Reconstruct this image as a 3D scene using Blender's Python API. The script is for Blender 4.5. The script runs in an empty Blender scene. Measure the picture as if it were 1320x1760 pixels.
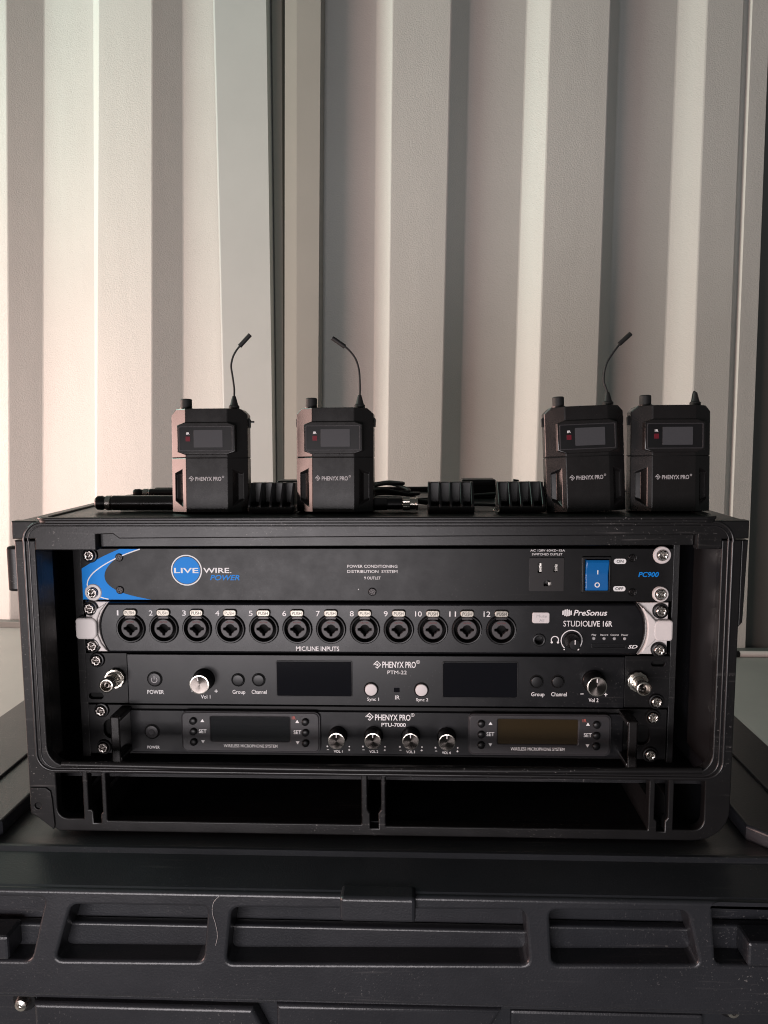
import bpy, bmesh, math, random
from mathutils import Vector, Matrix
random.seed(7)
SC = bpy.context.scene
COL = SC.collection
MM = 0.001
# ------------------------------------------------------------------ camera
cam = bpy.data.cameras.new('camera')
cam.sensor_fit = 'VERTICAL'; cam.sensor_height = 24; cam.lens = 18.03
cam.clip_start = 0.02; cam.clip_end = 100
co = bpy.data.objects.new('camera', cam); COL.objects.link(co)
ax = Vector((0.99909049, 0.04211045, -0.00670126)); ay = Vector((0.00198767, 0.11099338, 0.99381916)); az = -Vector((-0.04259396, 0.99292859, -0.11080872))
M = Matrix((ax, ay, az)).transposed().to_4x4(); M.translation = Vector((0.03688, -0.62094, 0.27586))
co.matrix_world = M
SC.camera = co
# ------------------------------------------------------------------ world, lamps, exposure
w = bpy.data.worlds.new('World'); SC.world = w; w.use_nodes = True
w.node_tree.nodes['Background'].inputs[0].default_value = (0.93, 0.97, 0.95, 1)
w.node_tree.nodes['Background'].inputs[1].default_value = 0.065
SC.view_settings.view_transform = 'Standard'; SC.view_settings.look = 'None'
SC.view_settings.exposure = 0.0; SC.view_settings.gamma = 1.0
SC.cycles.max_bounces = 8
SC.cycles.use_denoising = True
SC.cycles.filter_width = 1.1

def area(name, loc, target, sx, sy, power, color, spread=180):
    l = bpy.data.lights.new(name, 'AREA'); l.shape = 'RECTANGLE'; l.size = sx; l.size_y = sy
    l.energy = power; l.color = color; l.spread = math.radians(spread)
    o = bpy.data.objects.new(name, l); COL.objects.link(o)
    o.location = loc
    d = Vector(target) - Vector(loc)
    o.rotation_euler = d.to_track_quat('-Z', 'Y').to_euler()
    return o
# daylight through the open doorway on the left: warm light off the ground below, cooler sky light above
area('doorway_low', (-2.45, 0.18, 0.16), (0.4, 0.30, -0.05), 2.7, 0.80, 98, (1.0, 0.63, 0.55))
area('doorway_high', (-3.4, 0.45, 2.0), (0.4, 1.2, 0.9), 1.5, 1.0, 90, (0.70, 1.0, 0.87))
area('front_fill', (-0.30, -1.2, -0.06), (-0.05, 0.0, 0.06), 0.8, 0.36, 14.5, (1.0, 0.93, 0.95))  # added fill lamp behind the camera, brightens the rack front

# ------------------------------------------------------------------ materials
MATS = {}
def mat(name, col, rough=0.5, metal=0.0, bump=0.0, bscale=900, var=0.0, vscale=40, dust=0.0, spec=0.28, aniso=False, coat=0.0, stretch=None, dents=False):
    if name in MATS: return MATS[name]
    m = bpy.data.materials.new(name); m.use_nodes = True
    nt = m.node_tree; N = nt.nodes; L = nt.links
    b = N['Principled BSDF']
    c = (*col, 1)
    b.inputs['Base Color'].default_value = c
    b.inputs['Roughness'].default_value = rough
    b.inputs['Metallic'].default_value = metal
    b.inputs['Specular IOR Level'].default_value = spec
    b.inputs['Coat Weight'].default_value = coat
    tc = N.new('ShaderNodeTexCoord')
    mp = N.new('ShaderNodeMapping'); L.new(tc.outputs['Object'], mp.inputs[0])
    if stretch: mp.inputs['Scale'].default_value = stretch
    if var or dust:
        n = N.new('ShaderNodeTexNoise'); n.inputs['Scale'].default_value = vscale; n.inputs['Detail'].default_value = 6; n.inputs['Roughness'].default_value = 0.65
        L.new(mp.outputs[0], n.inputs[0])
        mx = N.new('ShaderNodeMix'); mx.data_type = 'RGBA'
        mx.inputs['A'].default_value = tuple(x * (1 - var) for x in col) + (1,)
        mx.inputs['B'].default_value = tuple(min(1, x * (1 + var)) for x in col) + (1,)
        L.new(n.outputs['Fac'], mx.inputs['Factor'])
        out = mx.outputs['Result']
        mr = N.new('ShaderNodeMapRange'); mr.inputs['From Min'].default_value = 0.3; mr.inputs['From Max'].default_value = 0.7
        mr.inputs['To Min'].default_value = max(0.02, rough - 0.035); mr.inputs['To Max'].default_value = min(1, rough + 0.035)
        L.new(n.outputs['Fac'], mr.inputs['Value']); L.new(mr.outputs[0], b.inputs['Roughness'])
        if dust:
            # settled dust: small pale specks and faint smears that belong to the surface
            v = N.new('ShaderNodeTexNoise'); v.inputs['Scale'].default_value = 620; v.inputs['Detail'].default_value = 2
            L.new(tc.outputs['Object'], v.inputs[0])
            n2 = N.new('ShaderNodeTexNoise'); n2.inputs['Scale'].default_value = 9; n2.inputs['Detail'].default_value = 3
            L.new(tc.outputs['Object'], n2.inputs[0])
            r1 = N.new('ShaderNodeMapRange'); r1.inputs['From Min'].default_value = 0.66; r1.inputs['From Max'].default_value = 0.73; L.new(v.outputs['Fac'], r1.inputs['Value'])
            r2 = N.new('ShaderNodeMapRange'); r2.inputs['From Min'].default_value = 0.45; r2.inputs['From Max'].default_value = 0.75; L.new(n2.outputs['Fac'], r2.inputs['Value'])
            mu = N.new('ShaderNodeMath'); mu.operation = 'MULTIPLY'; L.new(r1.outputs[0], mu.inputs[0]); L.new(r2.outputs[0], mu.inputs[1])
            # stretched scratches
            mp2 = N.new('ShaderNodeMapping'); mp2.inputs['Scale'].default_value = (12, 260, 260); mp2.inputs['Rotation'].default_value = (0.1, 0.35, 0.25); L.new(tc.outputs['Object'], mp2.inputs[0])
            n3 = N.new('ShaderNodeTexNoise'); n3.inputs['Scale'].default_value = 1.6; n3.inputs['Detail'].default_value = 3; L.new(mp2.outputs[0], n3.inputs[0])
            r3 = N.new('ShaderNodeMapRange'); r3.inputs['From Min'].default_value = 0.62; r3.inputs['From Max'].default_value = 0.76; r3.inputs['To Max'].default_value = 0.4; L.new(n3.outputs['Fac'], r3.inputs['Value'])
            mu3 = N.new('ShaderNodeMath'); mu3.operation = 'MULTIPLY'; L.new(r3.outputs[0], mu3.inputs[0]); L.new(r2.outputs[0], mu3.inputs[1])
            ad = N.new('ShaderNodeMath'); ad.operation = 'ADD'; ad.use_clamp = True; L.new(mu.outputs[0], ad.inputs[0]); L.new(mu3.outputs[0], ad.inputs[1])
            ms = N.new('ShaderNodeMath'); ms.operation = 'MULTIPLY'; ms.inputs[1].default_value = dust; L.new(ad.outputs[0], ms.inputs[0])
            m2 = N.new('ShaderNodeMix'); m2.data_type = 'RGBA'; m2.inputs['B'].default_value = (0.45, 0.42, 0.40, 1)
            L.new(out, m2.inputs['A']); L.new(ms.outputs[0], m2.inputs['Factor']); out = m2.outputs['Result']
        L.new(out, b.inputs['Base Color'])
    if bump:
        n = N.new('ShaderNodeTexNoise'); n.inputs['Scale'].default_value = bscale; n.inputs['Detail'].default_value = 3
        L.new(mp.outputs[0], n.inputs[0])
        bp = N.new('ShaderNodeBump'); bp.inputs['Strength'].default_value = bump; bp.inputs['Distance'].default_value = 0.001
        L.new(n.outputs['Fac'], bp.inputs['Height'])
        if dents:
            md = N.new('ShaderNodeMapping'); md.inputs['Scale'].default_value = (6, 6, 1.6); L.new(tc.outputs['Object'], md.inputs[0])
            nd = N.new('ShaderNodeTexNoise'); nd.inputs['Scale'].default_value = 1.5; nd.inputs['Detail'].default_value = 2; L.new(md.outputs[0], nd.inputs[0])
            b2 = N.new('ShaderNodeBump'); b2.inputs['Strength'].default_value = 0.10; b2.inputs['Distance'].default_value = 0.02
            L.new(nd.outputs['Fac'], b2.inputs['Height']); L.new(b2.outputs[0], bp.inputs['Normal'])
        L.new(bp.outputs[0], b.inputs['Normal'])
    if aniso:
        b.inputs['Anisotropic'].default_value = 0.85
        t = N.new('ShaderNodeTangent'); t.direction_type = 'RADIAL'; t.axis = 'Y'; L.new(t.outputs[0], b.inputs['Tangent'])
    MATS[name] = m
    return m
CASE = mat('case_plastic', (0.008, 0.0077, 0.008), 0.34, bump=0.06, bscale=900, var=0.25, vscale=30, dust=0.5)
CASEIN = mat('case_inside', (0.006, 0.006, 0.0075), 0.55, bump=0.2, bscale=1200, var=0.3, dust=0.3)
TOTE = mat('tote_plastic', (0.017, 0.0178, 0.021), 0.34, spec=0.5, bump=0.14, bscale=700, var=0.3, vscale=14, dust=0.3)
PANEL = mat('panel_paint', (0.006, 0.0058, 0.0062), 0.37, spec=0.2, var=0.15, vscale=60, dust=0.12)
PANEL2 = mat('panel_paint_smooth', (0.0055, 0.0055, 0.0066), 0.32, spec=0.28, var=0.2, vscale=50, dust=0.12)
BEZEL = mat('bezel_grey', (0.034, 0.032, 0.034), 0.34, bump=0.1, bscale=2500, var=0.12)
BLACK = mat('black_plastic', (0.007, 0.007, 0.0075), 0.36, var=0.2)
PACK = mat('pack_plastic', (0.009, 0.008, 0.008), 0.27, spec=0.5, var=0.15, vscale=50)
RUBBER = mat('rubber', (0.012, 0.012, 0.012), 0.55)
HOLE = mat('dark_recess', (0.004, 0.004, 0.004), 0.8)
GLASS = mat('display_glass', (0.004, 0.004, 0.006), 0.06, spec=0.6)
LCD = mat('lcd_film', (0.06, 0.06, 0.064), 0.25)
LCDD = mat('lcd_dark', (0.012, 0.013, 0.014), 0.12, spec=0.6)
CHROME = mat('nickel', (0.62, 0.58, 0.52), 0.24, 1.0, bump=0.1, bscale=500)
STEEL = mat('screw_steel', (0.34, 0.31, 0.29), 0.30, 1.0, bump=0.15, bscale=900)
STEELB = mat('screw_bright', (0.60, 0.57, 0.53), 0.26, 1.0, bump=0.15, bscale=900)
OUTL = mat('outlet_face', (0.017, 0.015, 0.015), 0.4)
LCDREFL = mat('lcd_warm_reflection', (0.030, 0.021, 0.010), 0.16, spec=0.5)  # right screen: warm reflection put into the colour as an even brown
CSKM = mat('dark_screw', (0.03, 0.028, 0.028), 0.35, 1.0)
SPUN = mat('spun_aluminium', (0.14, 0.125, 0.115), 0.26, 1.0, aniso=True)
TAB = mat('tab_metal', (0.26, 0.24, 0.21), 0.42, 1.0, bump=0.1, bscale=500)
INS = mat('insert_grey', (0.055, 0.05, 0.052), 0.4)
EDGE = mat('case_edge', (0.012, 0.0115, 0.012), 0.28, spec=0.45)
EAR = mat('ear_silver_paint', (0.70, 0.65, 0.63), 0.42, var=0.05, vscale=150)
WHITE = mat('white_plastic', (0.66, 0.61, 0.60), 0.4)
PRINT = mat('white_print', (0.86, 0.83, 0.82), 0.5)
GPRINT = mat('grey_print', (0.42, 0.40, 0.40), 0.5)
BLUE = mat('blue_print', (0.001, 0.23, 0.72), 0.5, spec=0.2)
ROCK = mat('rocker_blue', (0.004, 0.11, 0.34), 0.38, coat=0.15)
REDP = mat('red_print', (0.45, 0.10, 0.08), 0.5)
RING = mat('dark_red_print', (0.16, 0.03, 0.03), 0.5)
IRRED = mat('ir_window', (0.12, 0.012, 0.02), 0.3)
WALL = mat('wall_paint', (0.56, 0.57, 0.555), 0.34, bump=0.8, bscale=260, var=0.035, vscale=5, stretch=(1, 1, 1.6), dents=True)
POST = mat('post_paint', (0.42, 0.45, 0.45), 0.45, bump=0.1, bscale=120, var=0.06, vscale=8)
GASK = mat('gasket', (0.16, 0.17, 0.16), 0.6)
JAMB = mat('jamb_paint', (0.30, 0.30, 0.28), 0.5, bump=0.1, bscale=120, var=0.05, vscale=8)
RAILSHADE = mat('rail_paint_and_wall_shade', (0.13, 0.135, 0.13), 0.5, bump=0.1, bscale=120, var=0.08, vscale=8)  # bottom rails, and the shade painted onto the right wall end
FLOOR = mat('floor_paint', (0.31, 0.31, 0.30), 0.55, bump=0.2, bscale=60, var=0.12, vscale=6)

# ------------------------------------------------------------------ helpers
W = {}
def finish(bm, ang=35, flat_axis=None):
    me = bpy.data.meshes.new('m')
    bm.normal_update(); lim = math.radians(ang)
    ar = {f: f.calc_area() for f in bm.faces}
    for f in bm.faces: f.smooth = True
    for e in bm.edges:
        if len(e.link_faces) == 2:
            f, g = e.link_faces; a = e.calc_face_angle(0)
            big = max(ar[f], ar[g]); small = min(ar[f], ar[g])
            flat = flat_axis is not None and ((abs(f.normal[flat_axis]) > .9999) != (abs(g.normal[flat_axis]) > .9999))
            if a > lim or flat or (a > 0.03 and big > 5 * small): e.smooth = False
    bm.to_mesh(me); bm.free()
    return me
def obj(name, me, m, parent=None, loc=(0, 0, 0), rot=None):
    """link a mesh (in mm) as one object; loc is in world mm (or in the frame of the thing at the origin)"""
    if not me.get('mm'):
        me.transform(Matrix.Scale(MM, 4)); me['mm'] = 1
    me.name = name
    if not me.materials: me.materials.append(m)
    o = bpy.data.objects.new(name, me); COL.objects.link(o)
    if o.data.materials[0] != m:
        o.material_slots[0].link = 'OBJECT'; o.material_slots[0].material = m
    p = Vector(loc)
    if parent: o.parent = parent; o.location = (p - W[parent]) * MM
    else: o.location = p * MM
    if rot: o.rotation_euler = rot
    W[o] = p
    return o
def tag(o, label, cat, group=None):
    o['label'] = label; o['category'] = cat
    if group: o['group'] = group
    return o
def thing(name, label, cat, loc=(0, 0, 0), group=None):
    o = bpy.data.objects.new(name, None); COL.objects.link(o); o.empty_display_size = 0.02
    o.location = Vector(loc) * MM; W[o] = Vector(loc)
    return tag(o, label, cat, group)
def copy_tree(o, parent=None):
    c = o.copy(); COL.objects.link(c)
    if parent: c.parent = parent
    for ch in list(o.children): copy_tree(ch, c)
    return c
def box_bm(x0, x1, y0, y1, z0, z1, bev=0.0, seg=2, bm=None):
    b = bmesh.new()
    bmesh.ops.create_cube(b, size=1.0)
    for v in b.verts:
        v.co = ((x0 + x1) / 2 + v.co.x * (x1 - x0), (y0 + y1) / 2 + v.co.y * (y1 - y0), (z0 + z1) / 2 + v.co.z * (z1 - z0))
    if bev > 0: bmesh.ops.bevel(b, geom=b.edges[:] , offset=bev, segments=seg, profile=0.5, affect='EDGES')
    if bm is None: return b
    me = bpy.data.meshes.new('t'); b.to_mesh(me); b.free(); bm.from_mesh(me); bpy.data.meshes.remove(me)
    return bm
def box(*a, **k): return finish(box_bm(*a, **k))
def rrect(x0, x1, z0, z1, r, n=5):
    """rounded rectangle outline; r is one radius or four (bottom left, bottom right, top right, top left)"""
    if not isinstance(r, (tuple, list)): r = (r,) * 4
    P = []
    for (cx, cz, rr, a0) in ((x0, z0, r[0], 180), (x1, z0, r[1], 270), (x1, z1, r[2], 0), (x0, z1, r[3], 90)):
        sx = 1 if cx == x0 else -1; sz = 1 if cz == z0 else -1
        if rr <= 0: P.append((cx, cz)); continue
        for i in range(n + 1):
            a = math.radians(a0 + 90 * i / n)
            P.append((cx + sx * rr + rr * math.cos(a), cz + sz * rr + rr * math.sin(a)))
    return P
def circ(cx, cz, r, n=28, a0=0): return [(cx + r * math.cos(a0 + 2 * math.pi * i / n), cz + r * math.sin(a0 + 2 * math.pi * i / n)) for i in range(n)]
def arc(cx, cz, r, a0, a1, n=14): return [(cx + r * math.cos(math.radians(a0 + (a1 - a0) * i / n)), cz + r * math.sin(math.radians(a0 + (a1 - a0) * i / n))) for i in range(n + 1)]
def stroke(pts, wd):
    """closed outline round an open polyline in the x-z plane"""
    L, R = [], []
    for i, p in enumerate(pts):
        a = Vector(pts[max(i - 1, 0)]); b = Vector(pts[min(i + 1, len(pts) - 1)])
        t = (b - a).normalized(); n = Vector((-t.y, t.x)) * wd / 2
        L.append((p[0] + n.x, p[1] + n.y)); R.append((p[0] - n.x, p[1] - n.y))
    return L + R[::-1]
def bez(p0, p1, p2, p3, n=14):
    return [tuple(sum(c * q[k] for c, q in zip(((1 - t) ** 3, 3 * t * (1 - t) ** 2, 3 * t * t * (1 - t), t ** 3), (p0, p1, p2, p3))) for k in (0, 1)) for t in (i / n for i in range(n + 1))]
def curve_mesh(cu):
    o = bpy.data.objects.new('c', cu)
    me = bpy.data.meshes.new_from_object(o)
    bpy.data.objects.remove(o); bpy.data.curves.remove(cu)
    return me
def plate(outs, yf, th, bev=0.0, seg=2, axis='y', ang=35):
    """flat plate cut from outlines in the x-z plane (inner ones are holes); front face at y=yf, going back th mm"""
    cu = bpy.data.curves.new('c', 'CURVE'); cu.dimensions = '2D'; cu.fill_mode = 'BOTH'
    cu.extrude = max(th / 2 - bev, 0.0); cu.bevel_depth = bev; cu.bevel_resolution = seg; cu.offset = -bev
    for o in outs:
        s = cu.splines.new('POLY'); s.points.add(len(o) - 1); s.use_cyclic_u = True
        for p, q in zip(s.points, o): p.co = (q[0], q[1], 0, 1)
    me = curve_mesh(cu)
    if axis == 'y':
        me.transform(Matrix.Rotation(math.pi / 2, 4, 'X')); me.transform(Matrix.Translation((0, yf + th / 2, 0)))
    else:
        me.transform(Matrix.Translation((0, 0, yf - th / 2)))     # axis z: outlines are in x-y, top face at z=yf
    bm = bmesh.new(); bm.from_mesh(me); bpy.data.meshes.remove(me)
    bmesh.ops.remove_doubles(bm, verts=bm.verts[:], dist=0.0005)
    bmesh.ops.recalc_face_normals(bm, faces=bm.faces[:])
    return finish(bm, ang, 1 if axis == 'y' else 2)
def lathe(prof, n=32, ang=35, bm=None, close=True):
    """prof: (r, d) pairs, d = distance out of the panel, i.e. along -y"""
    own = bm is None
    if own: bm = bmesh.new()
    rings = []
    for r, d in prof:
        if r < 1e-6: rings.append([bm.verts.new((0, -d, 0))])
        else: rings.append([bm.verts.new((r * math.cos(2 * math.pi * i / n), -d, r * math.sin(2 * math.pi * i / n))) for i in range(n)])
    for a, b in zip(rings, rings[1:]):
        for i in range(n):
            j = (i + 1) % n
            if len(a) == 1 and len(b) == 1: continue
            if len(a) == 1: bm.faces.new((a[0], b[i], b[j]))
            elif len(b) == 1: bm.faces.new((a[i], b[0], a[j]))
            else: bm.faces.new((a[i], b[i], b[j], a[j]))
    bmesh.ops.recalc_face_normals(bm, faces=bm.faces[:])
    return finish(bm, ang) if own else bm
def toaxis(me, ax):
    """lathe points along -y; turn it to +z or +x"""
    if ax == 'z': me.transform(Matrix.Rotation(-math.pi / 2, 4, 'X'))
    if ax == 'x': me.transform(Matrix.Rotation(math.pi / 2, 4, 'Z'))
    return me
def smoothpath(P, k=6):
    P = [Vector(p) for p in P]; out = []
    for i in range(len(P) - 1):
        p0 = P[max(i - 1, 0)]; p1 = P[i]; p2 = P[i + 1]; p3 = P[min(i + 2, len(P) - 1)]
        for j in range(k):
            t = j / k
            out.append(0.5 * ((2 * p1) + (p2 - p0) * t + (2 * p0 - 5 * p1 + 4 * p2 - p3) * t * t + (-p0 + 3 * p1 - 3 * p2 + p3) * t ** 3))
    return out + [P[-1]]
def tube_bm(P, r, n=10, k=6, bm=None):
    if bm is None: bm = bmesh.new()
    P = smoothpath(P, k); m = len(P)
    rr = r if callable(r) else (lambda t: r)
    t = (P[1] - P[0]).normalized(); u = t.orthogonal().normalized(); rings = []
    for i, p in enumerate(P):
        t2 = (P[min(i + 1, m - 1)] - P[max(i - 1, 0)]).normalized()
        u = (u - t2 * u.dot(t2)).normalized(); v = t2.cross(u)
        rings.append([bm.verts.new(p + (u * math.cos(2 * math.pi * a / n) + v * math.sin(2 * math.pi * a / n)) * rr(i / (m - 1))) for a in range(n)])
    for a, b in zip(rings, rings[1:]):
        for i in range(n): bm.faces.new((a[i], a[(i + 1) % n], b[(i + 1) % n], b[i]))
    bm.faces.new(rings[0][::-1]); bm.faces.new(rings[-1])
    return bm
def tube(P, r, n=10, k=6): return finish(tube_bm(P, r, n, k), 60)
TXT = {}
def text(s, x0, x1, z0, z1, y, m, parent, bold=0.0, shear=0.0, name='lettering', space=1.0, th=0.12):
    """one line of print, its cap height z0..z1 and its width x0..x1"""
    cu = bpy.data.curves.new('t', 'FONT'); cu.body = s; cu.size = 1; cu.offset = bold; cu.shear = shear; cu.space_character = space; cu.resolution_u = 3
    me = curve_mesh(cu)
    ref = bpy.data.curves.new('t', 'FONT'); ref.body = 'H'; ref.size = 1; ref.offset = bold; ref.resolution_u = 2
    hm = curve_mesh(ref); hz = [v.co.y for v in hm.vertices]; h0, h1 = min(hz), max(hz); bpy.data.meshes.remove(hm)
    xs = [v.co.x for v in me.vertices]; a, b = min(xs), max(xs)
    for v in me.vertices:
        v.co = (x0 + (v.co.x - a) / (b - a) * (x1 - x0), y - th, z0 + (v.co.y - h0) / (h1 - h0) * (z1 - z0))
    bm = bmesh.new(); bm.from_mesh(me); bpy.data.meshes.remove(me)
    bmesh.ops.remove_doubles(bm, verts=bm.verts[:], dist=1e-5)
    # a film of ink with its own thickness
    g = bmesh.ops.extrude_face_region(bm, geom=bm.faces[:])
    for v in [e for e in g['geom'] if isinstance(e, bmesh.types.BMVert)]: v.co.y += th
    bmesh.ops.recalc_face_normals(bm, faces=bm.faces[:])
    return obj(name, finish(bm, 30), m, parent)
def printed(outs, y, m, parent, name='printed_mark', th=0.12): return obj(name, plate(outs, y - th, th), m, parent)

# ================================================================== THE SETTING
fl = obj('floor', plate([[(-4000, -3500), (-750, -3500), (-750, -260), (4000, -260), (4000, 4000), (-4000, 4000)]], -350, 30, axis='z'), FLOOR); fl['kind'] = 'structure'
def sheet(pts, zb=-349.0, zt=2300.0, th=2.0):
    """folded metal sheet; pts = (x at z=1400, x at z=100, y of the fold)"""
    bm = bmesh.new(); A, B = [], []
    for xt, xb, y in pts:
        k = (xt - xb) / 1300.0
        A.append(bm.verts.new((xb + (zb - 100) * k, y, zb))); B.append(bm.verts.new((xb + (zt - 100) * k, y, zt)))
    for i in range(len(A) - 1): bm.faces.new((A[i], A[i + 1], B[i + 1], B[i]))
    bmesh.ops.recalc_face_normals(bm, faces=bm.faces[:])
    for f in bm.faces:
        if f.normal.y > 0: f.normal_flip()
    g = bmesh.ops.extrude_face_region(bm, geom=bm.faces[:])
    for v in [e for e in g['geom'] if isinstance(e, bmesh.types.BMVert)]: v.co.y += th
    bmesh.ops.recalc_face_normals(bm, faces=bm.faces[:])
    es = [e for e in bm.edges if abs(e.verts[0].co.z - e.verts[1].co.z) > 500 and e.calc_face_angle(0) > 0.2 and e.calc_face_angle(0) < 1.4]
    bmesh.ops.bevel(bm, geom=es, offset=2.5, segments=2, profile=0.5, affect='EDGES')
    return finish(bm, 25)
wl = thing('corrugated_wall', 'brightly lit corrugated metal wall left of the dark door gap', 'wall', (-900, 1720, -350))
V, R = 1725, 1672
LP = [(-1900, -1960, V), (-1760, -1830, V), (-1700, -1770, R), (-1550, -1620, R), (-1480, -1545, V), (-1340, -1410, V), (-1305, -1375, R), (-1141, -1209, R), (-1056, -1130, V), (-905, -961, V), (-871, -937, R), (-714, -766, R), (-641, -684, V), (-520, -535, V)]
TURN = 0.09      # this wall stands a little askew, its left end farther off
def askew(x, y):
    k = (y - TURN * (x + 540) + 621) / (y + 621)
    return x * k, y - TURN * (x * k + 540)
obj('wall_sheet', sheet([(askew(a, y)[0], askew(b, y)[0], askew(b, y)[1]) for a, b, y in LP]), WALL, wl)
obj('bottom_rail', plate([[(-2000, 1640 + TURN * 1460), (-545, 1640), (-545, 1668), (-2000, 1668 + TURN * 1460)]], -330, 20, bev=2, axis='z'), RAILSHADE, wl)
dp = thing('door_post', 'blue grey steel post with dark rubber gap between the two corrugated walls', 'post', (-420, 1690, -350))
obj('post', sheet([(-545, -552, 1712), (-531, -539, 1668), (-382, -393, 1660), (-376, -388, 1720)]), POST, dp)
obj('gasket', sheet([(-376, -389, 1702), (-372, -386, 1690), (-344, -366, 1690), (-340, -363, 1730), (-318, -345, 1735)]), GASK, dp)
obj('jamb', sheet([(-322, -350, 1725), (-316, -345, 1580), (-274, -300, 1575), (-270, -296, 1490), (-207, -237, 1486), (-204, -234, 1574)]), JAMB, dp)
wr = thing('corrugated_wall', 'pinkish grey corrugated metal wall behind the right half of the rack', 'wall', (400, 1550, -350))
V, R = 1556, 1512
obj('wall_sheet', sheet([(-219, -249, 1562), (-200, -230, V), (-66, -86, V), (-23, -46, R), (130, 103, R), (180, 157, V), (330, 305, V), (385, 365, R), (538, 524, R), (573, 563, V), (722, 715, V), (782, 783, R), (874, 880, R), (880, 886, R + 16), (890, 896, R + 16), (893, 899, R - 6), (936, 946, R - 6), (938, 948, R + 12)]), WALL, wr)
obj('shaded_wall_end', sheet([(937, 947, R + 13), (960, 970, R + 15), (1900, 1910, R + 15)]), RAILSHADE, wr)  # end of the wall, its shade put into the dark colour
obj('bottom_rail', box(-200, 1900, 1470, 1506, -350, -344, bev=2), RAILSHADE, wr)
t = thing('floor_rod', 'thin black rod with a white end lying along the foot of the right wall', 'rod', (880, 1440, -345))
obj('rod', tube([(700, 1440, -342), (800, 1440, -342), (905, 1440, -342)], 9), BLACK, t)
obj('white_end', tube([(906, 1440, -342), (950, 1440, -342), (1020, 1440, -342)], 8.5), WHITE, t)

# ================================================================== STORAGE TOTE under the rack case
tt = thing('storage_tote', 'large black plastic storage tote with pocketed lid front under the rack case', 'storage tote', (-20, 150, -350))
FX0, FX1, FY, FT, FB = -408, 372, -122, -47, -128.5
# lid top: one profile in y-z swept along x
bm = bmesh.new()
prof = [(330, -41), (-62, -41), (-74, -40.6), (-77, -39.4), (-79.5, -39.6), (-82, -42.5), (-104, -45.0), (-117, -46.5), (-120.5, -49)]
ra = [bm.verts.new((FX0, y, z)) for y, z in prof]; rb = [bm.verts.new((FX1, y, z)) for y, z in prof]
for i in range(len(prof) - 1): bm.faces.new((ra[i], ra[i + 1], rb[i + 1], rb[i]))
g = bmesh.ops.extrude_face_region(bm, geom=bm.faces[:])
for v in [e for e in g['geom'] if isinstance(e, bmesh.types.BMVert)]: v.co.z -= 5; v.co.y += 1.5
bmesh.ops.recalc_face_normals(bm, faces=bm.faces[:])
obj('lid_top', finish(bm, 20), TOTE, tt)
pk = [([(-227.5, -110), (-118, -108.5), (-113.5, -66), (-213.5, -66.5)]), ([(-101.5, -109.5), (116, -105), (112.5, -64), (-96, -66.5)]), ([(132, -105), (235, -102.5), (225, -62), (129.5, -63.5)]),
      ([(-395, -112), (-245.5, -111), (-232, -61.5), (-395, -62)]), ([(246, -102), (360, -102), (360, -58), (242, -57)])]
pk = [[(x * 0.9765 + 0.9, z * 0.9765 + 6.5) for x, z in q] for q in pk]
def soft(q, r=4.0, n=4):
    out = []; m = len(q)
    for i in range(m):
        p = Vector(q[i]); a = (Vector(q[i - 1]) - p).normalized(); b = (Vector(q[(i + 1) % m]) - p).normalized()
        for k in range(n + 1):
            t = k / n; s = p + a * r; e = p + b * r
            out.append(tuple(s * (1 - t) ** 2 + p * 2 * t * (1 - t) + e * t * t))
    return out
obj('lid_front', plate([rrect(FX0, FX1, FB, FT - 0.4, 3)] + [soft(q, 5.5) for q in pk], FY, 26, bev=2.4, seg=4), TOTE, tt)
for q in pk:
    xs = [p[0] for p in q]; zs = [p[1] for p in q]
    obj('pocket_back', box(min(xs) - 4, max(xs) + 4, FY + 26.2, FY + 30, min(zs) - 3, max(zs) + 3), TOTE, tt)
    if max(xs) < -240 or min(xs) > 240: continue
    obj('pocket_step', box(min(xs) - 2, max(xs) + 2, FY + 18, FY + 26.1, min(zs) - 3, min(zs) + 17, bev=1.8, seg=3), TOTE, tt)
obj('latch_tab', box(-16.5, 35.5, FY - 6, FY + 10, -63, -45, bev=2.5, seg=3), TOTE, tt)
obj('hinge_block', box(-300, -254.5, FY - 1, FY + 20, -101, -83, bev=2), TOTE, tt)
obj('hinge_block', box(262, 300, FY - 1, FY + 20, -93, -75.5, bev=2), TOTE, tt)
# raised side pads on the lid
for sx, x0, x1 in ((-1, -404, -288), (1, 288, 368)):
    inner = x1 if sx < 0 else x0; outer = x0 if sx < 0 else x1
    ys = -76 if sx < 0 else -66
    q = [(outer, ys), (inner - sx * -12 if False else inner + sx * 12, ys), (inner, ys + 14), (inner, 320), (outer, 320)]
    if sx > 0: q = q[::-1]
    obj('lid_pad', plate([q], -29, 12.5, bev=2.2, seg=3, axis='z'), TOTE, tt)
    rr = [(outer, ys + 3), (inner + sx * 40, ys + 3), (inner + sx * 40, 310), (outer, 310)]
    if sx > 0: rr = rr[::-1]
    obj('lid_pad', plate([rr], -26.5, 3, bev=1.0, seg=2, axis='z'), TOTE, tt)
obj('tote_body', box(FX0 + 12, FX1 - 12, FY + 14, 322, -350, FB - 1, bev=3), TOTE, tt)
obj('body_rim', box(FX0 + 4, FX1 - 4, FY + 6, FY + 20, FB - 6.5, FB - 2, bev=1.5), TOTE, tt)
bm = bmesh.new()
def latch_panel(x0, x1, sl, sr, z1):
    b = plate([[(x0 + sl[0], -230), (x1 + sr[0], -230), (x1 + sr[1], -166), (x1, z1), (x0, z1), (x0 + sl[1], z1 - 14)]], FY + 3, 13, bev=3, seg=3)
    return b
obj('latch_panel', latch_panel(-241, -81, (0, 0), (14, 14), -137), TOTE, tt)
obj('latch_panel', latch_panel(-64, 96, (0, 0), (-18, -18), -133), TOTE, tt)
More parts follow.
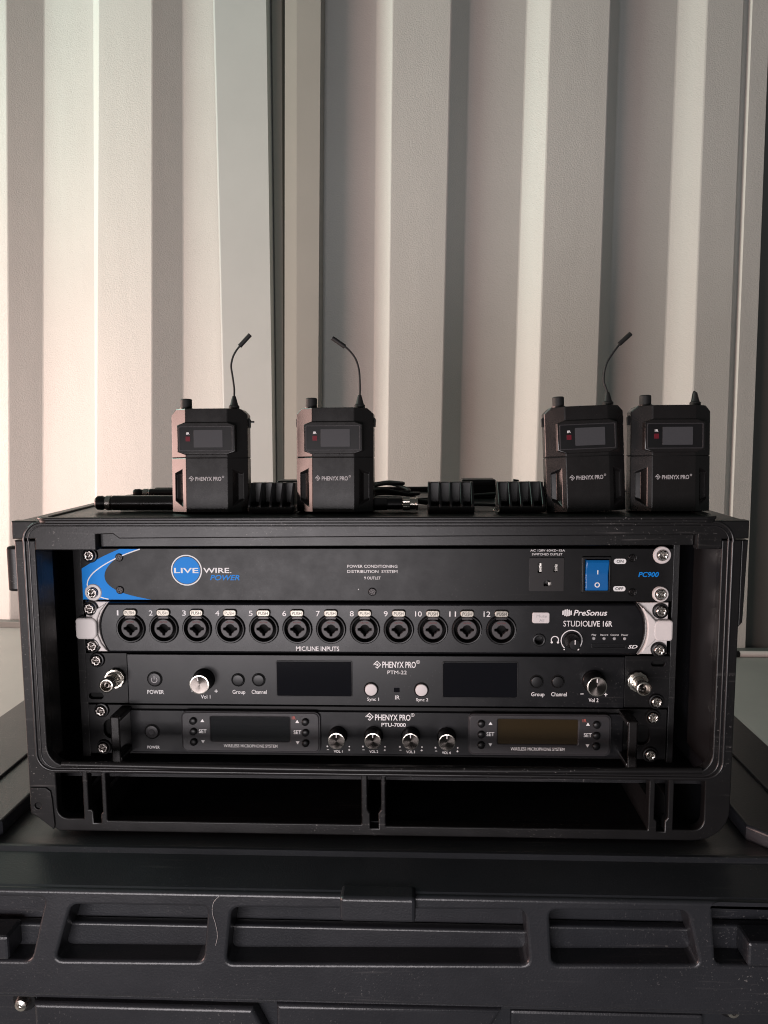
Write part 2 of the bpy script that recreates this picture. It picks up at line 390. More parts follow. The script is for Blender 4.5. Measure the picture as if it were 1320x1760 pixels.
obj('latch_panel', box(103, 238, FY + 9, FY + 16, -230, -138, bev=2), TOTE, tt)
for x, z in ((-253, -137), (258, -128)):
    s = obj('tote_screw', lathe([(0, 6.5), (1.5, 6.5), (1.8, 7.4), (4.2, 6.6), (5.2, 4.2), (5.4, 0), (0, 0)], 24), STEELB, tt, (x, FY + 14, z - 6))
    obj('washer', lathe([(4.9, 1.0), (8.2, 1.0), (8.6, 0.4), (8.6, 0)], 24), BLACK, s, (x, FY + 13.9, z - 6))
# a loose thread hanging over the lid edge
t = tag(obj('loose_thread', tube([(-101, FY - 1.2, -48.6), (-105.5, FY - 1.0, -54), (-106.5, FY - .9, -62), (-104.5, FY - .9, -70), (-103.5, FY - .9, -79), (-105, FY - .9, -86)], 0.13, 6), GPRINT), 'pale loose thread hanging down the front of the tote lid', 'thread')

# ================================================================== RACK CASE
rc = thing('rack_case', 'black moulded plastic rack case with open front holding four panels', 'rack case', (3, 90, -38))
X0, X1, Z0, Z1, YF = -266, 272, -38, 207, -60
def outer(inset=0, top=Z1):
    a = inset
    return [(X0 + a + 22, Z0 + a), (X1 - a - 28, Z0 + a)] + bez((X1 - a - 28, Z0 + a), (X1 - a - 10, Z0 + a), (X1 - a, Z0 + a + 12), (X1 - a, Z0 + a + 26), 8)[1:] + [(X1 - a, top - a), (X0 + a, top - a), (X0 + a, Z0 + a + 14)]
obj('shell', plate([outer(1.5), outer(5.5)], YF + 8.2, 232, bev=0.6), CASEIN, rc)
obj('back_panel', box(X0 + 6, X1 - 6, YF + 232, YF + 238, Z0 + 6, Z1 - 6), CASEIN, rc)
# front frame below the lid seam: one plate with the openings cut out
holes = [rrect(-244.5, -223.5, -27.5, 9.5, (8, 0, 0, 0)),
         [(-219.5, 9.5), (-219.5, -20), (-217.5, -20), (-216, -22), (-216, -31), (-210, -31), (-210, -24), (-208.5, -22), (-208.5, 9.5)][::-1],
         rrect(-205, -6, -29, 9.5, 0.8), 
         [(-1.5, 9.5), (-1.5, -17), (0.5, -20), (0.5, -32), (7, -32), (7, -20), (9, -17), (9, 9.5)][::-1],
         rrect(12.5, 211.5, -30, 9.5, 0.8),
         [(216, 9.5), (216, -21), (218, -23), (218, -31), (224, -31), (224, -23), (226, -20), (226, 9.5)][::-1],
         rrect(230, 253, -29.5, 9.5, (0, 8, 0, 0))]
frame_out = outer(0, 192.5)
main_hole = rrect(-250, 257.5, 15.6, 250, (15, 15, 0, 0), 8)
# the frame is open upwards (the lid closes it), so trace it as one outline round the opening
fo = [(X0 + 22, Z0), (X1 - 28, Z0)] + bez((X1 - 28, Z0), (X1 - 10, Z0), (X1, Z0 + 12), (X1, Z0 + 26), 8)[1:] + [(X1, 192.3), (257.5, 192.3)]
fo += [p for p in reversed(arc(242.5, 30.6, 15, -90, 0, 8))][0:] + [p for p in reversed(arc(-235, 30.6, 15, 180, 270, 8))] + [(-250, 192.3), (X0, 192.3), (X0, Z0 + 14)]
obj('front_frame', plate([fo] + holes, YF, 9, bev=0.9, seg=2), CASE, rc)
# raised bead round the opening (two fine ridges), running up the posts and over the corners of the lid
def bead(x0, x1, z0, z1, r, rad, y):
    P = [(x0, z1 - r)] + [(x0, z) for z in (120, 60)] + [p for p in arc(x0 + r, z0 + r, r, 180, 270, 12)] + [p for p in arc(x1 - r, z0 + r, r, 270, 360, 12)] + [(x1, 60), (x1, 120), (x1, z1 - r)]
    return tube([(p[0], y, p[1]) for p in P], rad, 8, 1)
obj('edge_bead', bead(-258.2, 265.3, 11.8, 206, 13, 1.15, YF - 0.1), EDGE, rc)
obj('edge_bead', bead(-254.8, 262.2, 13.6, 206, 12, 0.8, YF + 0.2), EDGE, rc)
def lip(x0, x1): return box(x0, x1, YF + 7, YF + 27, 16, 186, bev=0.8)
obj('inner_lip', lip(-255, -250.3), CASE, rc); obj('inner_lip', box(257.8, 262, YF + 7, -4, 16, 186, bev=0.8), EDGE, rc)
# lid: corner blocks, band with the recessed middle, bead arcs at the corners
band = [(-250, 184.8), (-203.3, 184.8), (-203.3, 197.0), (-190, 197.0), (-185.5, 193.6), (238.5, 196.0), (240.2, 196.6), (240.2, 185.8), (257.5, 185.8), (257.5, 193.2), (X1 + 4.4, 193.4), (X1 + 4.4, Z1 - 0.5), (X0 - 1.2, Z1), (X0 - 1.2, 193.4), (-250, 193.4)]
obj('lid_band', plate([band], YF - 0.6, 10, bev=0.9, seg=2), CASE, rc)
obj('lid_rail', plate([[(-203, 186.2), (240, 187.5), (240, 197), (-203, 198)]], YF + 7, 6, bev=0.6), CASE, rc)
obj('edge_bead', tube([(p[0], YF - 0.7, p[1]) for p in arc(-243.8, 191.8, 14.4, 180, 92, 10)] + [(-200, YF - .7, 206.2), (-100, YF - .7, 206.1), (80, YF - .7, 205.9), (200, YF - .7, 205.7), (244, YF - .7, 205.6)] + [(p[0], YF - 0.7, p[1]) for p in arc(250.9, 191.2, 14.4, 88, 0, 10)], 1.0, 8, 1), EDGE, rc)
obj('edge_bead', tube([(p[0], YF - 0.5, p[1]) for p in arc(-243.8, 191.8, 11.4, 180, 92, 10)] + [(-200, YF - .5, 203.2), (0, YF - .5, 203.0), (244, YF - .5, 202.6)] + [(p[0], YF - 0.5, p[1]) for p in arc(250.9, 191.2, 11.4, 88, 0, 10)], 0.6, 8, 1), EDGE, rc)
obj('lid_top', box(X0 - 1, X1 + 4.2, YF + 9, 172, Z1 - 8, Z1 - 0.6, bev=2), CASE, rc)
# shelf between the rack bay and the drawers
obj('shelf', box(X0 + 6, X1 - 6, YF + 28, 160, -6, -3.2), CASEIN, rc)
bm = tube_bm([(-239, YF + 1, 16.4), (-120, YF + 1, 15.3), (0, YF + 1, 14.9), (120, YF + 1, 15.6), (250, YF + 1, 17.2)], 2.6, 10, 6)
obj('shelf_lip', finish(bm, 50), CASE, rc)
for x0, x1 in ((-223.3, -219.7), (-208.3, -205.2), (-5.8, -1.7), (9.2, 12.3), (211.7, 215.8), (226.2, 229.8)):
    obj('divider', box(x0, x1, YF + 9.2, 120, -32, -6.4), CASE, rc)
obj('drawer_floor', box(X0 + 8, X1 - 8, YF + 9.2, 160, -32.5, -31), CASEIN, rc)
# corner plate, side latches and rails
obj('corner_plate', plate([[(-264.8, -22), (-247.5, -36), (-246.5, -33), (-247.5, -12), (-248.5, -5), (-252, -2.2), (-264.8, -2.2)], circ(-259, -17, 2.6, 16)], YF - 1.6, 1.7, bev=0.5), CASE, rc)
obj('side_latch', box(-275.5, -266.2, YF + 4, YF + 34, 152, 187, bev=2.2), CASE, rc)
obj('side_latch', plate([[(272.2, 127), (275.5, 131), (277, 192), (272.2, 192)]], YF + 1.5, 60, bev=0.8), CASE, rc)
for sx in (-1, 1):
    b = box_bm(sx * 248.8 if sx < 0 else 242.8, sx * 241.8 if sx < 0 else 248.0, -1.6, 4, -3, 186, 0.5)
    box_bm(*( (-248.8, -246.6) if sx < 0 else (246.0, 248.0)), 4, 60, -3, 186, bm=b)
    obj('rack_rail', finish(b), CASE, rc)
    # plain filler between the rail and the case side keeps the bay dark
    obj('side_wall', box(-262 if sx < 0 else 263, -260 if sx < 0 else 267, YF + 9, 160, -3, 190), CASEIN, rc)
# raised tray on the lid, with its rim
obj('top_tray', plate([rrect(-246, 252, -66.5, 172, 8)], 209, 3.6, bev=1.2, seg=3, axis='z'), CASE, rc)
obj('tray_rim', plate([rrect(-247, 253, -67.5, 172, 9), rrect(-240, 246, -62.5, 165, 6)], 210.4, 2.4, bev=0.8, axis='z'), CASE, rc)
obj('tray_lip', box(-235, 240, 164, 170, 208.6, 214, bev=1), CASE, rc)

# ================================================================== RACK UNITS
# shared little parts
def cross(r, wd, n=0):
    h = wd / 2
    return [(-h, -r), (h, -r), (h, -h), (r, -h), (r, h), (h, h), (h, r), (-h, r), (-h, h), (-r, h), (-r, -h), (-h, -h)][::-1]
def rot2(P, a): c, s = math.cos(a), math.sin(a); return [(x * c - z * s, x * s + z * c) for x, z in P]
def screw_mesh(r=4.3, h=2.8, a=0.5):
    m1 = plate([circ(0, 0, r, 28), rot2(cross(2.3, 0.95), a)], -h, h, bev=min(1.25, h * .45), seg=3, ang=45)
    bm = bmesh.new(); bm.from_mesh(m1); bpy.data.meshes.remove(m1)
    c = bmesh.ops.create_circle(bm, cap_ends=True, segments=20, radius=2.6)
    for v in c['verts']: v.co = (v.co.x, -0.5, v.co.y)
    return finish(bm, 45)
SCREWS = [screw_mesh(a=random.uniform(0, 1.5)) for _ in range(5)]
WASH = lathe([(4.6, 1.0), (5.0, 2.4), (5.9, 2.2), (6.4, 1.0), (6.5, 0), (4.0, 0)], 32)
WASHW = lathe([(4.4, 1.0), (4.9, 1.5), (6.6, 1.3), (7.1, 0.6), (7.2, 0), (4.0, 0)], 32)
CSK = screw_mesh(2.9, 0.9, 0.4)
def rack_screw(parent, x, z, y, m=STEEL, wash=BLACK, big=False):
    s = obj('rack_screw', random.choice(SCREWS), m, parent, (x, y - 1.2, z))
    obj('washer', WASHW if big else WASH, wash, s, (x, y, z))
def csk(parent, x, z, y):
    s = obj('panel_screw', CSK, CSKM, parent, (x, y - 0.05, z))
    obj('countersink', lathe([(2.9, 0.12), (3.3, 0.25), (3.5, 0.1), (3.5, 0)], 24), BLACK, s, (x, y, z))
def chassis(parent, z0, z1): obj('chassis', box(-215, 215, 2, 150, z0 + 1, z1 - 1), BLACK, parent)
def feather(P, x0, z0, s=1.0):   # the maker's diamond-and-arrow mark
    return [[(x0 + x * s, z0 + z * s) for x, z in p] for p in P]
DIAMOND = [stroke([(0.4, 3.4), (3.3, 6.4), (6.2, 3.3), (3.3, 0.3), (2.1, 1.5)], 0.85), stroke([(0.0, 3.35), (3.6, 3.9), (4.2, 3.3), (2.9, 2.2)], 0.8)]
def brand(parent, x0, z0, w_, h, y, m=PRINT, xt0=None, xt1=None, zt0=None, zt1=None, bold=0.018):
    for p in DIAMOND: printed([[(x0 + a * w_ / 6.6, z0 + b * h / 6.7) for a, b in p]], y, m, parent, 'logo')
    text('PHENYX PRO', xt0, xt1, zt0, zt1, y, m, parent, bold=bold)
    hh = zt1 - zt0; cx, cz, r = xt1 + hh * 0.36, zt1 - hh * 0.02, hh * 0.30
    printed([circ(cx, cz, r, 20), circ(cx, cz, r * 0.8, 20)], y, m, parent, 'logo')
    text('R', cx - r * .38, cx + r * .42, cz - r * .5, cz + r * .5, y, m, parent)

# ---- 1 power conditioner (top)
u = thing('power_conditioner', 'top black rack panel with blue corner swoosh and lit blue rocker switch', 'rack unit', (0, 0, 133.4))
z0, z1 = 133.7, 177.0
YP = -3
obj('faceplate', plate([rrect(-241.5, 242.5, z0, z1, 0.8), rrect(128.2, 155.0, 142.8, 169.0, 1), rrect(171, 191.5, 142.4, 169.4, 1)], YP, 3, bev=0.35), PANEL, u)
chassis(u, z0, z1)
sw = [(-241, 160.2)] + bez((-241, 160.2), (-234, 164.5), (-222, 171.5), (-208.3, 176.6), 8)[1:] + [(-191.5, 176.6)] + bez((-191.5, 176.6), (-204, 172.6), (-210, 170), (-213.4, 167.4), 6)[1:] + bez((-213.4, 167.4), (-224.5, 158), (-225.5, 149), (-213, 142.2), 12)[1:] + bez((-213, 142.2), (-206, 138.6), (-196, 136.4), (-183.5, 134.1), 8)[1:] + [(-241, 134.1)]
printed([sw], YP, BLUE, u, 'blue_swoosh')
printed([stroke(bez((-191.3, 176.5), (-212, 170), (-224, 163), (-231.6, 156.4), 10) + bez((-231.6, 156.4), (-241, 147), (-238.5, 138), (-219.5, 134.4), 12)[1:], 0.9)], YP - 0.13, PRINT, u, 'white_line')
printed([circ(-153.0, 158.9, 12.9, 48)], YP, PRINT, u, 'logo_ring'); printed([circ(-153.0, 158.9, 11.9, 48)], YP - 0.13, PANEL, u, 'logo_ring'); printed([circ(-153.0, 158.9, 11.3, 48)], YP - 0.26, BLUE, u, 'logo_disc')
text('LIVE', -163.2, -143.0, 156.6, 160.9, YP - 0.39, PRINT, u, bold=0.016)
text('WIRE', -139.0, -117.4, 156.6, 160.9, YP, PRINT, u, bold=0.016); printed([circ(-116.2, 156.9, 0.45, 10)], YP, PRINT, u)
text('POWER', -133.6, -109.0, 150.6, 155.0, YP, BLUE, u, bold=0.018, shear=0.25)
text('POWER CONDITIONING', -19.9, 21.0, 161.2, 163.5, YP, PRINT, u, bold=0.004)
text('DISTRIBUTION  SYSTEM', -20.0, 21.0, 156.9, 159.2, YP, PRINT, u, bold=0.004)
text('9 OUTLET', -6.2, 7.3, 151.5, 153.8, YP, PRINT, u, bold=0.004)
printed([circ(-11, 143.2, 0.4, 10)], YP, PRINT, u)
text('AC 120V 60HZ~15A', 128.4, 156.0, 174.6, 176.3, YP, PRINT, u, bold=0.0)
text('SWITCHED OUTLET', 129.7, 154.0, 171.5, 173.2, YP, PRINT, u, bold=0.0)
for x, z in ((-208.9, 169.6), (-209.5, 142.2), (0.4, 141.2), (209.9, 169.3), (210.6, 141.4)): csk(u, x, z, YP)
o = obj('outlet', plate([rrect(127.6, 155.4, 142.2, 169.5, 0.6), rrect(134.4, 137.6, 157.3, 165.6, .3), rrect(147.0, 150.0, 158.0, 164.4, .3), arc(142.2, 148.6, 2.9, 180, 0, 10) + [(145.1, 146.4), (139.3, 146.4)]], YP - 1.2, 7, bev=0.12, seg=1), OUTL, u)
obj('outlet_contact', box(135.8, 137.4, YP + 1, YP + 4.6, 157.8, 165.0), STEELB, o); obj('outlet_contact', box(148.4, 149.8, YP + 1, YP + 4.6, 158.4, 164.0), STEELB, o); obj('outlet_contact', box(143.2, 144.8, YP + 0.8, YP + 4.6, 146.6, 149.4), STEELB, o)
obj('outlet_back', box(128, 155, YP + 5.9, YP + 8, 142.5, 169), HOLE, u)
o = obj('switch_frame', plate([rrect(169.6, 192.6, 141.0, 170.6, 0.8), rrect(171.9, 191.0, 143.2, 168.6, 0.6)], YP - 2.2, 7, bev=0.5), BLACK, u)
# rocker: pressed in at the bottom, standing proud at the top
bm = bmesh.new()
pr = [(YP + 5, 143.4), (YP - 3.2, 143.4), (YP - 3.6, 146), (YP - 2.4, 155), (YP - 2.7, 158), (YP - 5.2, 166.4), (YP - 4.4, 168.2), (YP + 5, 168.4)]
ra = [bm.verts.new((172.4, y, z)) for y, z in pr]; rb = [bm.verts.new((190.6, y, z)) for y, z in pr]
bm.faces.new(ra); bm.faces.new(rb[::-1])
for i in range(len(pr)): j = (i + 1) % len(pr); bm.faces.new((ra[i], rb[i], rb[j], ra[j]))
bmesh.ops.recalc_face_normals(bm, faces=bm.faces[:])
bmesh.ops.bevel(bm, geom=[e for e in bm.edges if abs(e.verts[0].co.x - e.verts[1].co.x) < .1 and e.verts[0].co.y < 0], offset=0.8, segments=2, profile=0.5, affect='EDGES')
obj('rocker', finish(bm, 40), ROCK, o)
printed([rrect(181.4, 182.2, 156.6, 160.0, .2)], YP - 3.4, PRINT, o, 'lettering', .3); printed([circ(181.6, 148.0, 2.1, 24), circ(181.6, 148.0, 1.35, 24)], YP - 3.35, PRINT, o, 'lettering', .3)
for zc, s_ in ((166.6, 'ON'), (144.2, 'OFF')):
    printed([rrect(195.2, 205.0, zc - 2.1, zc + 2.1, 2.0)], YP, PRINT, u, 'label_pill')
    text(s_, 197.4 if s_ == 'ON' else 196.9, 202.8 if s_ == 'ON' else 203.3, zc - 1.15, zc + 1.15, YP - 0.13, HOLE, u, bold=0.01)
text('PC900', 215.0, 231.2, 153.9, 157.9, YP, BLUE, u, bold=0.018, shear=0.2)
rack_screw(u, -233, 171.5, YP); rack_screw(u, -232, 140.2, YP, wash=EAR, big=True)
rack_screw(u, 233.2, 171.8, YP, STEELB, WHITE, True); rack_screw(u, 232.8, 140.0, YP, STEELB, EAR)

# ---- 2 digital stage box with twelve inputs
u = thing('stage_box', 'black rack unit with twelve numbered combo jacks and silver sculpted ears', 'rack unit', (0, 0, 89))
YP = -8
pl = bez((-218.5, 132.6), (-223.5, 127), (-226.5, 120), (-226.5, 111.6), 8) + bez((-226.5, 111.6), (-226.5, 103), (-224, 96), (-219.5, 90.0), 8)[1:] + [(213.5, 90.4)] + bez((213.5, 90.4), (218.5, 97), (220.3, 104), (220.3, 112), 8) + bez((220.3, 112), (220.3, 120), (218.5, 127), (212.8, 132.9), 8)[1:]
JX = [-199.7 + i * (105.2 + 199.7) / 11 for i in range(12)]
obj('faceplate', plate([pl] + [circ(x, 111.2, 10.6, 36) for x in JX] + [circ(135.8, 102.8, 3.4, 20)], YP, 7, bev=2.0, seg=3, ang=40), PANEL2, u)
obj('backplate', box(-240, 240, -1, 1, 89.6, 132.8), BLACK, u); chassis(u, 89, 133)
# ears
eL = [(-238.5, 132.6), (-218.2, 132.6)] + bez((-218.2, 132.6), (-225, 126), (-228.2, 119), (-228.2, 111.6), 8)[1:] + bez((-228.2, 111.6), (-228.2, 103), (-225.5, 96), (-219.6, 90.2), 8)[1:] + [(-238.5, 90.2)]
o = obj('ear', plate([eL[::-1]], -4.6, 4.4, bev=0.6, seg=2), EAR, u)
obj('ear_grip', plate([rrect(-246.2, -228.6, 101.6, 119.6, (3, 5, 5, 3))], -9.2, 9, bev=1.6, seg=3), EAR, o)
obj('ear_fillet', plate([[(-231.5, 125), (-220, 132.2), (-226, 124.5), (-228.7, 118), (-229, 111.5), (-228.8, 104), (-226.2, 97.5), (-220.8, 90.6), (-231.5, 97.5), (-233, 104), (-233, 119)]], -7.0, 4, bev=1.2, seg=3), EAR, o)
eR = [(239.2, 133.2), (214.2, 133.2)] + bez((214.2, 133.2), (219.5, 127), (221.6, 120), (221.6, 112), 8)[1:] + bez((221.6, 112), (221.6, 104), (220, 97), (214.6, 90.6), 8)[1:] + [(239.0, 90.6)]
o = obj('ear', plate([eR], -4.6, 4.4, bev=0.6, seg=2), EAR, u)
obj('ear_grip', plate([rrect(226.5, 242.2, 102.6, 119.6, (5, 2.5, 2.5, 5))], -9.2, 9, bev=1.6, seg=3), EAR, o)
obj('ear_fillet', plate([[(214.6, 132.8)] + bez((214.6, 132.8), (219.8, 126), (222, 119), (222, 112), 6)[1:] + bez((222, 112), (222, 104), (220.2, 97), (215, 90.9), 6)[1:] + [(224, 98.5), (228.5, 103), (229.5, 111), (228.5, 119), (223.5, 124.5)]], -9.0, 7, bev=1.2, seg=3), EAR, o)
ring = lathe([(10.3, -2), (10.3, 1.0), (10.7, 1.9), (11.5, 2.0), (12.1, 1.4), (12.3, 0), (12.3, -0.5)], 40, 50)
well = lathe([(10.3, -2), (10.3, -6.5), (7.8, -6.5)], 36, 50)
plus = []
for k in range(48):
    a = 2 * math.pi * k / 48
    r = 3.7
    for la in (0, math.pi, 1.5 * math.pi):
        d = abs((a - la + math.pi) % (2 * math.pi) - math.pi)
        if d < 0.33: r = max(r, 5.6 - 2.2 * max(0, d - 0.16) / .17)
    plus.append((r * math.cos(a), r * math.sin(a)))
insert = plate([circ(0, 0, 7.9, 36), plus[::-1]], -1.4, 6, bev=0.5, seg=2, ang=45)
bot = lathe([(0, -6.9), (11, -6.9)], 24)
tabm = plate([rrect(-5.7, 5.7, -3.0, 3.0, 2.4, 4)], -2.2, 2.4, bev=0.8, seg=3, ang=50)
stem = plate([[(-4.6, -5.2), (4.6, -5.2), (3.6, -2.2), (-3.6, -2.2)]], -1.2, 1.4, bev=0.3)
proto_txt = None
for i, x in enumerate(JX):
    j = obj('combo_jack', ring, BLACK, u, (x, YP, 111.2))
    obj('jack_well', well, HOLE, j, (x, YP, 111.2)); obj('jack_bottom', bot, HOLE, j, (x, YP, 111.2))
    obj('jack_insert', insert, INS, j, (x, YP, 111.2))
    obj('push_tab', tabm, TAB, j, (x, YP, 124.6)); obj('tab_stem', stem, CSKM, j, (x, YP, 124.6))
    if i == 0:
        p = text('PUSH', -3.9, 3.9, -1.3, 1.3, -2.2, STEEL, None, bold=0.0); pm = p.data; bpy.data.objects.remove(p)
        p = text('NEUTRIK', -3.4, 3.4, 5.0, 6.2, -1.4, REDP, None); nm = p.data; bpy.data.objects.remove(p)
    obj('lettering', pm, BLACK, j, (x, YP, 124.6)); obj('lettering', nm, RING, j, (x, YP, 111.2))
    s_ = str(i + 1); wd = 1.3 if i == 0 else (3.2 if i < 9 else 5.4)
    xr = x - 9.0
    text(s_, xr - wd - (1 if i == 0 else 0), xr - (1 if i == 0 else 0), 121.9, 126.2, YP, PRINT, u, bold=0.004)
text('MIC/LINE INPUTS', -62.6, -27.0, 92.6, 96.4, YP, PRINT, u, bold=0.006)
o = obj('mute_button', plate([rrect(129.8, 143.6, 117.0, 126.0, 1.6)], YP - 1.8, 2.4, bev=0.6), WHITE, u)
text('Mute', 133.0, 141.2, 121.9, 124.2, YP - 1.8, GPRINT, o); text('All', 135.2, 139.0, 118.3, 120.6, YP - 1.8, GPRINT, o)
o = obj('headphone_jack', lathe([(3.4, -5), (3.4, 1.2), (4.2, 1.6), (5.2, 1.2), (5.4, 0)], 32, 50), BLACK, u, (135.8, YP, 102.8))
obj('jack_bottom', bot, HOLE, o, (135.8, YP + 4, 102.8))
printed([stroke([(145.6, 101.5)] + arc(148.4, 103.0, 2.9, 190, -10, 10) + [(151.2, 101.5)], 0.7)], YP, PRINT, u, 'headphone_symbol')
printed([circ(145.9, 100.9, 0.9, 12)], YP, PRINT, u, 'headphone_symbol'); printed([circ(150.9, 100.9, 0.9, 12)], YP, PRINT, u, 'headphone_symbol')
printed([stroke(arc(161.8, 102.6, 8.4, -48, 228, 30), 0.7)], YP, PRINT, u, 'dial_ring'); printed([circ(156.0, 95.0, 0.5, 10)], YP, PRINT, u); printed([circ(167.2, 95.2, 0.8, 10)], YP, PRINT, u)
o = obj('volume_knob', lathe([(6.4, 0), (6.0, 3), (4.9, 8), (4.6, 12.5), (4.0, 13.3), (0, 13.5)], 32), BLACK, u, (161.8, YP, 102.6))
obj('pointer', box(161.5, 162.2, YP - 14.0, YP - 12, 103.2, 106.8, bev=.1), PRINT, o)
text('PreSonus', 163.0, 189.7, 123.2, 127.8, YP, PRINT, u, bold=0.014, shear=0.2)
lg = []
for k in range(5):
    x = 154.2 + k * 1.62; h = (1.9, 2.7, 3.0, 2.7, 2.0)[k]
    printed([[(x - .25, 125.4 - h), (x + .85, 125.4 - h + .3), (x + .85 , 125.4 + h), (x - .25, 125.4 + h - .3)]], YP, PRINT, u, 'logo')
text('STUDIO', 155.0, 174.4, 114.2, 118.8, YP, PRINT, u, bold=-0.004); text('LIVE 16R', 174.9, 194.0, 114.2, 118.8, YP, PRINT, u, bold=0.012)
for x, s_ in ((179.6, 'Play'), (187.8, 'Record'), (196.0, 'Control'), (204.2, 'Power')):
    wd = {'Play': 1.8, 'Record': 3.0, 'Control': 3.2, 'Power': 2.6}[s_]
    text(s_, x - wd, x + wd, 106.7, 108.1, YP, PRINT, u)
    obj('status_light', lathe([(0, 0.5), (0.9, 0.45), (1.25, 0.1), (1.3, 0)], 16), GPRINT, u, (x, YP, 104.3))
obj('card_slot', plate([rrect(177.6, 206.0, 95.9, 99.9, .8), rrect(178.8, 204.8, 97.0, 98.9, .4)], YP - 0.5, 1, bev=.2), BLACK, u)
text('SD', 206.9, 214.6, 96.2, 99.0, YP, PRINT, u, bold=0.02, shear=0.3)
for x, z, m_ in ((-234.2, 127.3, STEEL), (-233.6, 95.6, STEEL), (232.8, 126.6, STEELB), (232.4, 94.6, STEELB)): rack_screw(u, x, z, -4.8, m_)

# ---- 3 in-ear transmitter
u = thing('monitor_transmitter', 'black half-blank rack transmitter with two white round buttons and aerial sockets', 'rack unit', (0, 0, 44.6))
YP = -3
z0, z1 = 45.0, 88.4
slot = rrect(-240.4, -228.0, 48.2, 53.6, 2.6)
slot2 = rrect(227.6, 238.6, 79.8, 84.4, 2.2)
obj('ear_plate', plate([rrect(-241.8, -206.4, z0, z1, .6), slot], YP, 3, bev=.3), PANEL, u)
obj('ear_plate', plate([rrect(206.6, 242.6, z0, z1, .6), slot2], YP, 3, bev=.3), PANEL, u)
obj('faceplate', plate([rrect(-205.8, 206.0, z0, z1 - .6, .8)], YP - 1.2, 4, bev=.4), PANEL2, u)
obj('slot_back', box(-241, -227, 1.5, 2.5, 47, 55), HOLE, u); obj('slot_back', box(226, 240, 1.5, 2.5, 78, 86), HOLE, u); chassis(u, z0, z1)
YP = -4.2
def roundbtn(parent, x, z, r, m_, y=YP, h=1.6, gap=True, name='button'):
    o = obj(name, lathe([(r, -.2), (r, h - .5), (r - .35, h - .1), (r - .9, h), (0, h + .05)], 32), m_, parent, (x, y, z))
    if gap: obj('button_ring', lathe([(r + .15, 0.05), (r + .75, .45), (r + 1.2, .1), (r + 1.2, 0)], 32), HOLE, o, (x, y, z))
    return o
o = roundbtn(u, -182.8, 66.6, 5.4, BEZEL)
printed([stroke(arc(-182.8, 66.4, 2.4, 130, 410, 18), 0.55)], YP - 1.66, GPRINT, o, 'power_symbol'); printed([rrect(-183.1, -182.5, 66.8, 69.6, .1)], YP - 1.66, GPRINT, o, 'power_symbol')
text('POWER', -189.6, -175.4, 53.6, 57.0, YP, PRINT, u, bold=0.008)
KNOB = lathe([(9.2, 0), (9.2, 2.0), (8.9, 2.6), (8.5, 3.0), (8.3, 13.4), (8.1, 13.9)], 40)
KRIM = lathe([(8.1, 13.9), (7.9, 14.6), (7.1, 14.7)], 40); KFACE = lathe([(7.1, 14.7), (0, 14.3)], 40)
KPTR = box(-0.45, 0.45, -15.1, -14.2, 3.6, 7.0, bev=.1)
def knob(parent, x, z, y, sc=1.0, rot=0.0):
    o = obj('volume_knob', KNOB, BLACK, parent, (x, y, z)); o.scale = (sc, sc, sc)
    for nm_, me_, m_ in (('knob_rim', KRIM, CHROME), ('knob_face', KFACE, SPUN), ('pointer', KPTR, PRINT)):
        c = obj(nm_, me_, m_, o, (x, y, z))
        if nm_ == 'pointer': c.rotation_euler = (0, -rot, 0)
    return o
knob(u, -141.0, 66.8, YP, 1.0, 0.25); knob(u, 180.6, 67.6, YP, 1.0, 0.0)
text('Vol 1', -144.2, -136.2, 50.0, 53.2, YP, PRINT, u, bold=.004); text('Vol 2', 177.4, 185.4, 49.8, 53.0, YP, PRINT, u, bold=.004)
for x, z in ((-150.8, 56.4), (171.9, 56.6)): printed([rrect(x - 1.3, x + 1.3, z - .3, z + .3, .1)], YP, PRINT, u)
for x, z in ((-131.2, 56.5), (191.2, 56.2)): printed([[(x + a, z + b) for a, b in cross(1.4, .6)]], YP, PRINT, u)
for x, z in ((-112.3, 66.4), (-95.0, 66.6), (134.9, 66.8), (152.0, 67.0)): roundbtn(u, x, z, 4.6, BLACK)
for x in (-112.0, 136.0): text('Group', x - 5.4, x + 5.4, 54.4, 57.6, YP, PRINT, u, bold=.004)
for x in (-94.9, 153.2): text('Channel', x - 6.3, x + 6.3, 54.5, 57.8, YP, PRINT, u, bold=.004)
for a, b in ((-79.6, -17.3), (58.2, 119.0)):
    o = obj('display', plate([rrect(a, b, 53.2, 82.6, 1.0)], YP - .5, 1.2, bev=.3), GLASS, u)
    obj('display_bezel', plate([rrect(a - .7, b + .7, 52.5, 83.3, 1.5), rrect(a + .1, b - .1, 53.3, 82.5, .9)], YP - .7, 1.0, bev=.2), BLACK, o)
brand(u, 0.6, 76.9, 6.6, 6.6, YP, PRINT, 8.2, 35.8, 77.6, 82.8, .012)
text('PTM-22', 12.4, 28.3, 72.2, 75.2, YP, PRINT, u)
for x in (-1.2, 40.4): roundbtn(u, x, 59.2, 5.0, WHITE, h=2.2)
text('Sync 1', -4.6, 5.2, 49.4, 52.0, YP, PRINT, u, bold=.006); text('Sync 2', 36.0, 46.0, 49.3, 51.9, YP, PRINT, u, bold=.006)
text('IR', 18.6, 22.4, 50.6, 54.0, YP, PRINT, u); obj('ir_window', plate([rrect(17.6, 22.4, 56.8, 60.6, .6)], YP - .3, .6, bev=.15), GLASS, u)
bncm = lathe([(7.6, 0), (7.6, 2.2), (7.2, 2.4), (6.4, 2.6), (6.4, 5.2), (5.4, 5.6), (5.4, 13.0), (5.0, 13.2), (5.0, 17.5), (5.9, 17.7), (5.9, 20.8), (5.4, 21.2), (4.6, 21.2), (4.4, 15)], 32, 40)
